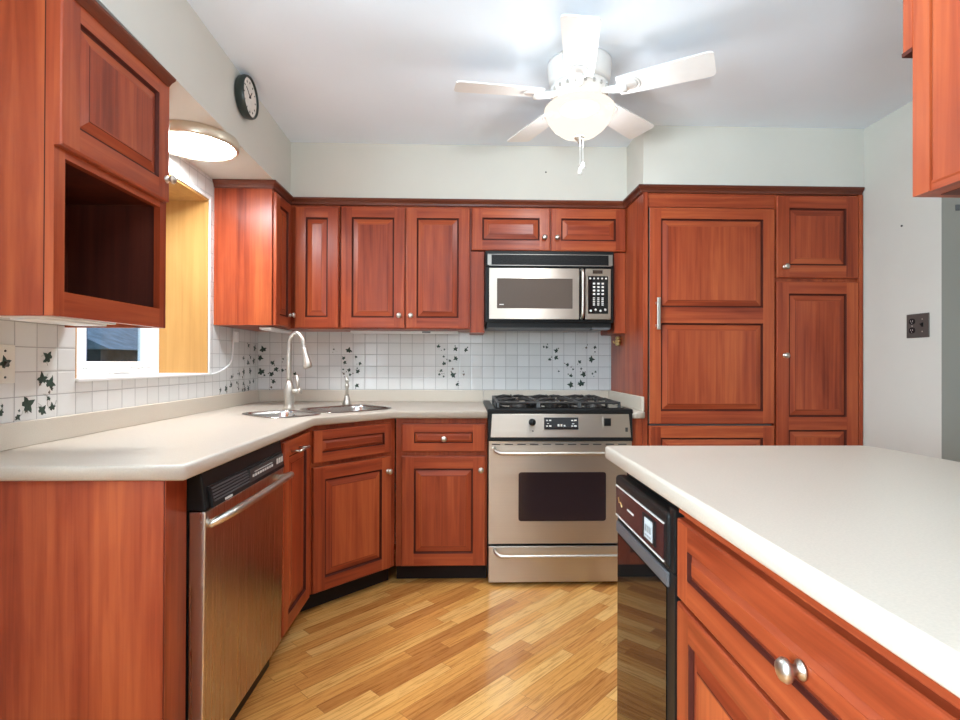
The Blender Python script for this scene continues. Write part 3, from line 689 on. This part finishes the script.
# refrigerator with cherry panels
t = thing('refrigerator', 'built-in refrigerator hidden behind cherry panels with a steel bar handle', 'refrigerator', (.987, 2.834, 0))
B().box(.004, .680, .024, .60, .06, 2.008).build('body', GREY, t)
B().box(.01, .675, .08, .10, .002, .06).build('toe_kick', TOE, t)
d = B().door(0, .684, .843, 2.004, fwid=.064, fields=[(.912, 1.384), (1.468, 1.944)]).build('door', WOODS, t)
B().box(-.0015, .0, -.002, .02, .845, 2.0, 0).build('edge_trim', STEEL, d)
b = B()
for z in (1.37, 1.49): b.box(.034, .044, -.03, 0, z-.006, z+.006)
b.box(.030, .048, -.040, -.029, 1.346, 1.517, 0, .003); b.build('bar_handle', NICK, d)
B().door(0, .684, .075, .833, fwid=.064).build('freezer_drawer', WOODS, t)
# pantry
t = thing('pantry_cabinet', 'tall cherry pantry with short door above a long two-panel door', 'cabinet', (1.678, 2.834, 0))
B().box(0, .478, .02, D-2.834-.003, .10, 2.0835).box(.456, .479, .002, .03, .10, 2.0835).build('carcass', WOODS, t)
B().box(0, .478, .085, .10, .002, .10).build('toe_kick', TOE, t)
door(t, .004, .454, 1.631, 2.076, (.048, 1.690), fwid=.068)
door(t, .004, .454, .110, 1.612, (.048, 1.212), fwid=.066, fields=[(.18, .811), (.881, 1.546)])

# ------------------------------------------------------------------ microwave
t = thing('microwave', 'over-the-range stainless microwave with black vent grille and keypad', 'microwave', (.118, 3.045, 1.372))
MW = .742
b = B(); b.box(0, MW, .02, D-3.045-.003, .028, .440, 0, .003); b.box(.012, MW-.012, .03, .38, 0, .028); b.build('body', BLK, t)
b = B(); b.box(.012, MW-.012, .035, .36, -.004, 0); b.box(.62, .72, .02, .10, -.012, .0); b.build('underside_plate', GREY, t)
b = B(); b.box(.006, MW-.006, .004, .022, .350, .416, 0, .003); b.box(.012, .034, .0, .006, .354, .417, 1); b.box(MW-.034, MW-.012, 0, .006, .354, .417, 1); b.box(.02, MW-.02, .0, .006, .3505, .3545, 1); b.box(.02, MW-.02, .0, .006, .4135, .4165, 1)
for i in range(9): b.box(.045, MW-.045, .002, .006, .3575+i*.006, .360+i*.006)
b.build('vent_grille', [BLK, simple('vent_edge_metal', (.32, .30, .27), .35, .8)], t)
bm = bmesh.new(); framed(bm, .022, .536, .046, .336, rrect(.066, .500, .106, .278, .004, 3), 0, .022)
b = B(); b.merge(bm, 0); dr = b.build('door', STEEL, t)
B().box(.065, .501, .003, .008, .105, .279).build('door_window', MWGLASS, dr)
b = B(); b.box(.08, .105, .0022, .0035, .126, .131); b.build('emblem', MARK, dr)
b = B(); b.tube(smooth_path([(.552, .004, .050), (.552, -.022, .06), (.552, -.032, .09), (.552, -.034, .19), (.552, -.032, .29), (.552, -.022, .322), (.552, .004, .332)]), .0075, n=12); b.build('handle', NICK, dr)
B().box(.536, .572, .004, .022, .046, .336).build('handle_recess', BLKG, dr)
b = B(); b.box(.574, MW-.022, .0, .022, .046, .336, 0, .002); kp = b.build('control_panel', STEEL, t)
B().box(.615, .672, -.0015, .002, .308, .328).build('display', simple('display_brown', (.05, .03, .02), .2), kp)
B().box(.588, .704, -.0015, .002, .078, .294).build('keypad', BLKG, kp)
b = B()
for i in range(5): B().lathe([(0, .0015), (.0055, .001), (.0055, 0), (0, 0)], T((.600+i*.023, -.0015, .280)) @ R(PI/2, 4, 'X'), n=8).build('key', MARK, kp)
for r_ in range(4):
    for q in range(3): B().box(.616+q*.025, .629+q*.025, -.0028, -.001, .246-r_*.020, .256-r_*.020).build('key', MARK, kp)
for r_ in range(5):
    for q in range(3): B().box(.616+q*.025, .628+q*.025, -.0028, -.001, .166-r_*.010, .171-r_*.010).build('key', MARK, kp)
for i in range(4): B().lathe([(0, .0015), (.007, .001), (.007, 0), (0, 0)], T((.604+i*.028, -.0015, .095+(i % 2)*.006)) @ R(PI/2, 4, 'X'), n=8).build('key', MARK, kp)

# ------------------------------------------------------------------ peninsula
t = thing('countertop', 'large cream peninsula worktop in the right foreground', 'countertop', (.432, 0, .876))
arcs = []
for i in range(5):
    a = PI - PI/2*i/4; arcs.append((.018+.018*math.cos(a), 1.626+.018*math.sin(a)))
poly = [(0, -.6), (.90, -.6), (.885, .9), (.866, 1.378), (.850, 1.55), (.835, 1.61), (.815, 1.644)] + arcs[::-1]
worktop(B(), poly, 0, .038, r=.008).build('slab', COUNTER, t)
t = thing('peninsula_base', 'cherry boxed back of the peninsula under the cream worktop', 'cabinet', (.68, -.55, 0))
B().box(.372, .392, 0, 2.15, .002, .874).build('back_panel', WOODS, t)
# trash compactor
t = thing('trash_compactor', 'glossy black trash compactor at the far end of the peninsula', 'compactor', (.465, 1.617, 0), -Q)
CWW = .446
b = B(); b.box(.002, CWW-.002, .03, .55, .02, .86, 0); b.box(.01, CWW-.01, .06, .10, .002, .09); b.build('body', BLK, t)
b = B(); b.box(0, CWW, .002, .032, .03, .700, 0, .002); dd = b.build('door', BLK, t)
B().box(.012, CWW-.045, -.001, .004, .05, .655).build('door_panel', BLKM, dd)
b = B(); b.box(.004, CWW-.03, -.004, .004, .660, .694, 0, .004); b.build('grip', GREY, dd)
b = B(); b.box(0, CWW-.022, -.006, .032, .702, .832, 0, .012, 3); b.box(CWW-.03, CWW, .0, .032, .702, .845, 0, .003); cp = b.build('control_panel', BLK, t)
B().box(.02, CWW-.045, -.0075, -.003, .718, .800, 0).build('fascia', WINE, cp)
b = B(); b.box(.018, CWW-.043, -.009, -.003, .801, .8045); b.box(.018, CWW-.043, -.009, -.003, .714, .7175); b.build('trim_line', MARK, cp)
b = B(); b.box(.262, .352, -.0105, -.004, .728, .790, 0, .002); b.build('switch_frame', BLK, cp)
b = B(); b.box(.283, .338, -.012, -.006, .735, .784); b.build('label_plate', LCDG, cp)
b = B()
for i in range(3):
    b = B(); b.box(.289+i*.015, .300+i*.015, -.0128, -.011, .752, .768); b.box(.289+i*.015, .300+i*.015, -.0128, -.011, .741, .745)
    b.build('printed_mark', GPRINT, cp)
b = B(); b.tube([(.045, -.0082, .772), (.052, -.0082, .758), (.066, -.0082, .762), (.08, -.0082, .752)], .0022, n=6); b.build('emblem', BRASS, cp)
b = B(); b.box(.13, .185, -.0088, -.0065, .756, .761); b.build('nameplate', MARK, cp)
# drawer and door cabinet
t = thing('base_cabinet', 'peninsula base cabinet with wide knobbed drawer in the right foreground', 'cabinet', (.465, 1.165, 0), -Q, GB)
PW = .87
B().box(0, PW, .02, .55, .095, .874).box(0, PW, .008, .02, .842, .862, 1).box(PW, 1.7, .02, .55, .095, .874).build('carcass', WOODS, t)
B().box(0, 1.7, .085, .10, .002, .094).build('toe_kick', TOE, t)
door(t, .006, PW-.005, .660, .832, (.44, .748), name='drawer', fwid=.055, ksc=1.1)
door(t, .006, .424, .100, .650, (.395, .58), fwid=.062); door(t, .436, PW-.005, .100, .650, (.465, .58), fwid=.062)
door(t, PW+.005, 1.6, .660, .832, name='drawer', fwid=.055)

# right hanging cabinet above the peninsula
t = thing('wall_cabinet', 'light cherry wall cabinet hanging over the peninsula at upper right', 'cabinet', (.88, 1.027, 1.498), -Q, GW)
zt = ZCEIL-1.498-.003
b = B(); b.box(0, .75, .02, .34, .03, zt, 0); b.box(0, .75, .02, .34, .0, .03, 0); b.box(.02, .73, .04, .32, -.001, .0, 4); b.box(.0, .038, .001, .02, 0, zt, 0); b.box(.038, .75, .004, .02, 0, .02, 1); b.build('carcass', WOODS, t)
d = B().door(.040, .40, .012, zt-.1, .002, fwid=.15).build('door', WOODS, t)
B().box(-.022, -.0, .0, .03, .293, zt, 0).box(-.024, -.0, -.001, .031, .288, .296, 2).build('end_trim', WOODS, t)

# ------------------------------------------------------------------ ceiling fan
t = thing('ceiling_fan', 'white five-blade ceiling fan with a lit alabaster glass bowl', 'fan', (.487, 2.269, 0))
WF = simple('fan_white', (.85, .83, .80), .35)
B().lathe([(0, 2.4425), (.136, 2.4425), (.137, 2.43), (.130, 2.375), (.122, 2.352), (0, 2.352)], n=40).build('motor_housing', WF, t)
b = B(); b.lathe([(0, 2.345), (.118, 2.345), (.124, 2.338), (.116, 2.318), (.095, 2.300), (.07, 2.292), (0, 2.292)], n=40)
for i in range(20):
    a = 2*PI*i/20; M = T((0, 0, 2.322)) @ R(a, 4, 'Z') @ T((.1175, 0, 0))
    b.lathe([(0, .007), (.006, .006), (.006, -.006), (0, -.007)], M, 1, n=6)
b.build('flywheel', [WF, simple('vent_grey', (.45, .42, .38), .6)], t)
B().lathe([(0, 2.293), (.062, 2.293), (.064, 2.27), (.085, 2.262), (.088, 2.252), (0, 2.252)], n=32).build('light_fitter', WF, t)
BOWL = emit('alabaster_glow', (1, .90, .77), .56, .20)
b = B(); b.lathe([(.085, 2.262), (.142, 2.258), (.149, 2.250), (.146, 2.236), (.134, 2.205), (.112, 2.174), (.080, 2.148), (.045, 2.135), (0, 2.131)], n=40); b.build('glass_bowl', BOWL, t)['label'] = 'frosted alabaster glass bowl, glowing'
B().lathe([(0, 2.136), (.022, 2.134), (.020, 2.127), (.012, 2.121), (.009, 2.113), (.006, 2.108), (0, 2.106)], n=16).build('finial', NICK, t)
for dx_, dy_, zz in ((.012, -.02, 1.988), (-.002, -.025, 1.962)):
    b = B(); b.tube([(dx_*.5, dy_*.5, 2.135), (dx_, dy_, 2.11), (dx_, dy_, zz+.03)], .0018, n=6); b.lathe([(0, .034), (.004, .03), (.009, .012), (.008, .003), (0, 0)], T((dx_, dy_, zz)), n=12); b.build('pull_chain', WF, t)
for k in range(5):
    a = -.205 + math.radians(-90+72*(k-1)); M = R(a, 4, 'Z')
    # blade outline along +x
    out = [(.165, -.052), (.20, -.056), (.35, -.063), (.49, -.068)]
    out += [(.515+.018*math.cos(q), -.050+.018*math.sin(q)) for q in (-PI/2, -PI/4, 0)]
    out += [(.533, .035)] + [(.515+.018*math.cos(q), .052+.016*math.sin(q)) for q in (0, PI/4, PI/2)]
    out += [(.49, .068), (.35, .063), (.20, .056), (.165, .052)]
    bm = bmesh.new(); MM = M @ T((0, 0, 2.312)) @ R(math.radians(-11), 4, 'X')
    lo = [bm.verts.new(MM @ Vector((x, y, -.003))) for x, y in out]; hi = [bm.verts.new(MM @ Vector((x, y, .003))) for x, y in out]; n = len(out)
    bm.faces.new(lo); bm.faces.new(hi)
    for i in range(n): bm.faces.new((lo[i], lo[(i+1) % n], hi[(i+1) % n], hi[i]))
    b = B(); b.merge(bm, 0); bl = b.build('blade', WF, t)
    b = B()
    arm = [(.085, 0, 2.318), (.12, 0, 2.309), (.16, 0, 2.303), (.20, 0, 2.303)]
    b.tube([M @ Vector(p) for p in arm], [.016, .014, .016, .022], n=10)
    b.lathe([(0, -.0085), (.030, -.0075), (.036, -.003), (.030, .0), (0, 0)], MM @ T((.208, 0, -.003)), n=20)
    b.lathe([(.040, 0), (.046, -.004), (.049, -.001), (.046, 0)], MM @ T((.206, 0, -.003)), n=24)
    b.build('blade_arm', WF, bl)
def point(name, loc, power, col, r):
    l = bpy.data.lights.new(name, 'POINT'); l.energy = power; l.color = col; l.shadow_soft_size = r
    o = bpy.data.objects.new(name, l); COL.objects.link(o); o.location = loc; return o
point('fan_bulbs', (.487, 2.269, 2.20), 25, (.92, .96, 1), .06)
spot('fan_downlight', (.487, 2.269, 2.19), (.487, 2.269, 0), 2.75, 95, (.94, .97, 1), .06)

# soffit disc light
t = thing('flush_ceiling_light', 'round flush light with brass-toned rim under the left soffit', 'light', (-1.149, 2.312, ZSOF))
B().lathe([(0, 0), (.168, 0), (.170, -.004), (.170, -.038), (.166, -.044), (.157, -.044), (.157, -.036), (0, -.036)], n=56).build('rim', simple('satin_gold', (.62, .54, .42), .35, .7), t)
B().lathe([(0, -.050), (.06, -.0495), (.12, -.0465), (.152, -.040), (.1565, -.0365), (0, -.0365)], n=56).build('diffuser', emit('disc_glow', (.88, .95, 1), 42.0), t)['label'] = 'glowing white diffuser'

# wall clock
t = thing('wall_clock', 'round dark green rimmed clock on the left soffit', 'clock', (-.9955, 2.405, 2.345), Q+.018)
M = R(PI/2, 4, 'X')
B().lathe([(0, 0), (.080, 0), (.088, .008), (.092, .028), (.090, .040), (.087, .0445), (.0825, .042), (.081, .034), (0, .034)], M, n=48).build('rim', CLOCKR, t)
fc = B().lathe([(0, .0355), (.0815, .0355), (.0815, .032), (0, .032)], M, n=40, smooth=False).build('face', CLOCKF, t)
b = B()
for i in range(12):
    a = PI*i/6; r_ = .064; x, z = r_*math.sin(a), r_*math.cos(a); B().tube([(x*.93, -.0362, z*.93), (x*1.07, -.0362, z*1.07)], .0022, n=5).build('hour_mark', DKMARK, fc)
b = B(); b.tube([(0, -.0375, 0), (.022, -.0375, .030)], .002, n=5); b.build('hand', DKMARK, fc)
b = B(); b.tube([(0, -.0385, 0), (-.045, -.0385, .028)], .0016, n=5); b.build('hand', DKMARK, fc)
B().lathe([(0, .0415), (.005, .041), (.005, .0355), (0, .0355)], M, n=10).build('hub', DKMARK, fc)

# wall plates and small fixings
GP = 'electrical wall plates'
t = thing('outlet_plate', 'dark pewter two-gang plate with outlet and toggle on the right wall', 'outlet', (XR, 2.552, 1.294), -Q, GP)
b = B(); b.box(0, .127, -.006, -.0003, 0, .115, 0, .003); b.build('plate', PEWTER, t)
for z in (.036, .079):
    s_ = B().prism(rrect(.018, .052, z-.014, z+.014, .012, 4), -.0085, -.005, 0, 0, lambda x, zz, y: (x, y, zz)).build('socket', BLK, t)
    b = B(); b.box(.028, .030, -.0092, -.008, z-.002, z+.006); b.box(.039, .041, -.0092, -.008, z-.002, z+.006); b.box(.033, .037, -.0092, -.008, z-.009, z-.006); b.build('slot', MARK, s_)
b = B(); b.hexa([(.087, -.006, .050), (.097, -.006, .050), (.097, -.002, .050), (.087, -.002, .050), (.088, -.017, .066), (.096, -.017, .066), (.096, -.004, .072), (.088, -.004, .072)]); b.build('toggle', BLK, t)
b = B()
for x, z in ((.035, .0575), (.092, .087), (.092, .028)): B().lathe([(0, .002), (.003, .0015), (.003, 0), (0, 0)], T((x, -.006, z)) @ R(PI/2, 4, 'X'), n=8).build('screw', NICK, t)
t = thing('switch_plate', 'pale decorated switch plate on the tiles at the left edge', 'switch', (XL, 1.49, 1.104), Q, GP)
b = B(); b.box(0, .118, -.006, -.0003, 0, .112, 0, .003); b.build('plate', CREAM, t)
b = B()
for z in (.018, .094): B().lathe([(0, .002), (.0035, .0015), (.0035, 0), (0, 0)], T((.082, -.006, z)) @ R(PI/2, 4, 'X'), n=8).build('screw', DKMARK, t)
# ivy leaf outline
IVY = [(0, -.26), (.17, -.42), (.34, -.32), (.34, -.14), (.62, .0), (.40, .13), (.20, .17), (.15, .36), (0, .64), (-.13, .36), (-.22, .17), (-.42, .15), (-.60, -.02), (-.34, -.14), (-.36, -.30), (-.17, -.42)]
def leaf(b, P, size, ang, fn, m=0, sq=1.0):
    ca, sa = math.cos(ang), math.sin(ang)
    b.prism([(P[0]+sq*size*(x*ca-y*sa), P[1]+size*(x*sa+y*ca)) for x, y in IVY], .0002, .0009, m, 0, fn)
b = B(); leaf(b, (.082, .060), .036, .3, lambda x, z, y: (x, -.006-y, z)); b.build('leaf_print', LEAF, t)
b = B(); b.hexa([(.078, -.0068, .048), (.088, -.0068, .048), (.088, -.004, .048), (.078, -.004, .048), (.079, -.016, .062), (.087, -.016, .062), (.087, -.005, .066), (.079, -.005, .066)]); b.build('toggle', DKMARK, t)
t = thing('power_cord', 'white cord running from a plug under the corner cabinet down to the sill', 'cord', (XL+.004, 2.80, 1.105))
b = B(); b.tube(smooth_path([(.004, .015, .0), (.006, .06, .002), (.006, .15, .020), (.006, .22, .045), (.006, .255, .075), (.006, .27, .13), (.006, .275, .19), (.006, .28, .25)], 4), .0045, n=8); b.build('cable', WPLAST, t)
b = B(); b.box(-.003, .022, .285, .315, .175, .235, 0, .004); b.build('plug', WPLAST, t)
t = thing('hook', 'small ornate brass hook on the side of the refrigerator surround', 'hook', (.955, 3.262, 1.303), -Q)
b = B()
for i in range(6):
    a = 2*PI*i/6; b.lathe([(0, .026), (.010, .022), (.013, .012), (.008, 0), (0, 0)], T((.021*math.cos(a), -.0003, .021*math.sin(a))) @ R(PI/2, 4, 'X'), n=8)
b.lathe([(0, .012), (.010, .009), (.012, 0), (0, 0)], T((0, -.0003, 0)) @ R(PI/2, 4, 'X'), n=10); b.build('rosette', BRASS, t)
b = B(); b.tube(smooth_path([(0, -.008, -.006), (0, -.034, -.012), (0, -.040, -.006), (0, -.040, .002)]), .0035, n=8); b.build('prong', BRASS, t)
tag(B().lathe([(0, .006), (.005, .004), (.005, 0), (0, 0)], T((XR-.0003, 2.584, 1.852)) @ R(-PI/2, 4, 'Y'), n=8).build('nail', DKMARK), 'tiny dark nail in the right wall above the outlet', 'nail')
tag(B().lathe([(0, .004), (.004, .003), (.005, 0), (0, 0)], T((.475, 3.1317, 2.29)) @ R(PI/2, 4, 'X'), n=8).build('screw_anchor', DKMARK), 'tiny dark screw anchor in the soffit behind the fan', 'anchor')
tag(B().box(2.226, 2.244, 2.357, 2.3648, 1.865, 1.893, 0, .002).build('wall_hook', GREY), 'small dark hook on the grey wall end at far right', 'hook')

# ------------------------------------------------------------------ ivy painted on the tiles (surface pattern in thin skins)
def ivy(name, label, pts, fn, seed, small=.6, sq=1.0):
    rnd = random.Random(seed); b = B(); prev = None
    for i, p in enumerate(pts):
        sz = p[2] if len(p) > 2 else .024
        leaf(b, p[:2], sz*1.08, rnd.uniform(-2.6, 2.6), fn, 1 if sz < .016 and rnd.random() < .4 else 0, sq)
        if rnd.random() < .65:
            a = rnd.uniform(0, 6.28); leaf(b, (p[0]+.02*math.cos(a)*sq, p[1]+.02*math.sin(a)), rnd.uniform(.006, .011), a, fn, rnd.randint(0, 1), sq)
        for k in range(2):   # tendrils
            a = rnd.uniform(0, 6.28); q = [(p[0]+j*.009*math.cos(a+.25*j)*sq, p[1]+j*.009*math.sin(a+.25*j)) for j in range(1, 4)]
            b.tube([fn(x, z, .0004) for x, z in q], .0006, 2, 4)
    o = b.build(name, [LEAF, LEAF2, VINE]); o['kind'] = 'structure'; o['label'] = label; return o
fb = lambda x, z, y: (x, D-y, z); fl = lambda y_, z, y: (XL+y, y_, z)
ivA = [(-1.289, 1.248, .038), (-1.306, 1.192, .032), (-1.300, 1.104, .040), (-1.229, 1.162, .027), (-1.206, 1.12, .029), (-1.235, 1.09, .03), (-1.165, 1.114, .02), (-1.222, 1.042, .026), (-1.086, 1.092, .022), (-1.28, 1.082, .014), (-1.236, 1.005, .014), (-1.162, 1.187, .012)]
ivB = [(-.744, 1.244, .034), (-.777, 1.194, .022), (-.769, 1.165, .022), (-.698, 1.202, .017), (-.672, 1.159, .02), (-.742, 1.117, .022), (-.686, 1.109, .027), (-.735, 1.087, .017), (-.691, 1.017, .026), (-.775, 1.093, .014), (-.84, 1.25, .011), (-.779, 1.121, .012)]
ivC = [(-.168, 1.272, .022), (-.058, 1.255, .027), (.009, 1.249, .024), (-.134, 1.206, .014), (-.057, 1.194, .028), (-.095, 1.179, .018), (-.132, 1.161, .024), (-.076, 1.127, .014), (-.15, 1.115, .018), (-.073, 1.087, .034), (-.162, 1.091, .016), (-.004, 1.091, .014), (-.046, 1.026, .022), (-.13, 1.252, .012), (-.134, 1.077, .013)]
ivD = [(.515, 1.271, .014), (.535, 1.269, .017), (.596, 1.247, .027), (.596, 1.201, .027), (.554, 1.19, .02), (.67, 1.156, .022), (.75, 1.175, .022), (.85, 1.269, .02), (.827, 1.191, .036), (.793, 1.267, .014), (.693, 1.085, .022), (.775, 1.093, .034), (.76, 1.13, .014), (.707, 1.126, .013), (.691, 1.026, .036), (.76, 1.034, .04), (.85, 1.24, .01), (.854, 1.11, .014), (.834, 1.098, .013), (.613, 1.113, .012)]
for q, (pp, lb) in enumerate(((ivA, 'ivy leaves glazed on the tiles in the sink corner'), (ivB, 'ivy cluster glazed on the tiles above the soap dispenser'), (ivC, 'ivy cluster glazed on the tiles left of the range'), (ivD, 'spreading ivy cluster glazed on the tiles above the range'))):
    ivy('trim_%d' % (4+q), lb, pp, fb, 10+q)
ivL = [(3.316, 1.267), (3.41, 1.254, .034), (3.239, 1.19, .02), (3.346, 1.195, .018), (3.308, 1.162, .028), (3.395, 1.173, .032), (3.244, 1.108, .03), (3.341, 1.11, .032), (3.23, 1.076, .014), (3.241, 1.037, .02), (3.338, 1.042, .022), (3.393, 1.046, .022), (3.227, 1.0, .016), (3.263, 1.002, .024), (3.316, 1.005, .026), (3.182, 1.098, .016), (3.08, 1.082, .02), (3.148, 1.048, .014), (3.073, 1.036, .024), (3.009, 1.018, .03), (2.941, 1.015, .02), (3.174, 1.01, .014)]
ivy('trim_8', 'ivy trailing on the left wall tiles beside the corner', ivL, fl, 31)
ivN = [(1.737, 1.182, .034), (1.715, 1.114, .034), (1.748, 1.099, .036), (1.660, 1.037, .044), (1.624, 1.002, .018), (1.716, 1.015, .030), (1.756, 1.022, .024), (1.741, 1.050, .014), (1.565, 1.021, .02)]
ivy('trim_9', 'ivy sprigs glazed on the tiles under the near left cabinet', ivN, fl, 37)
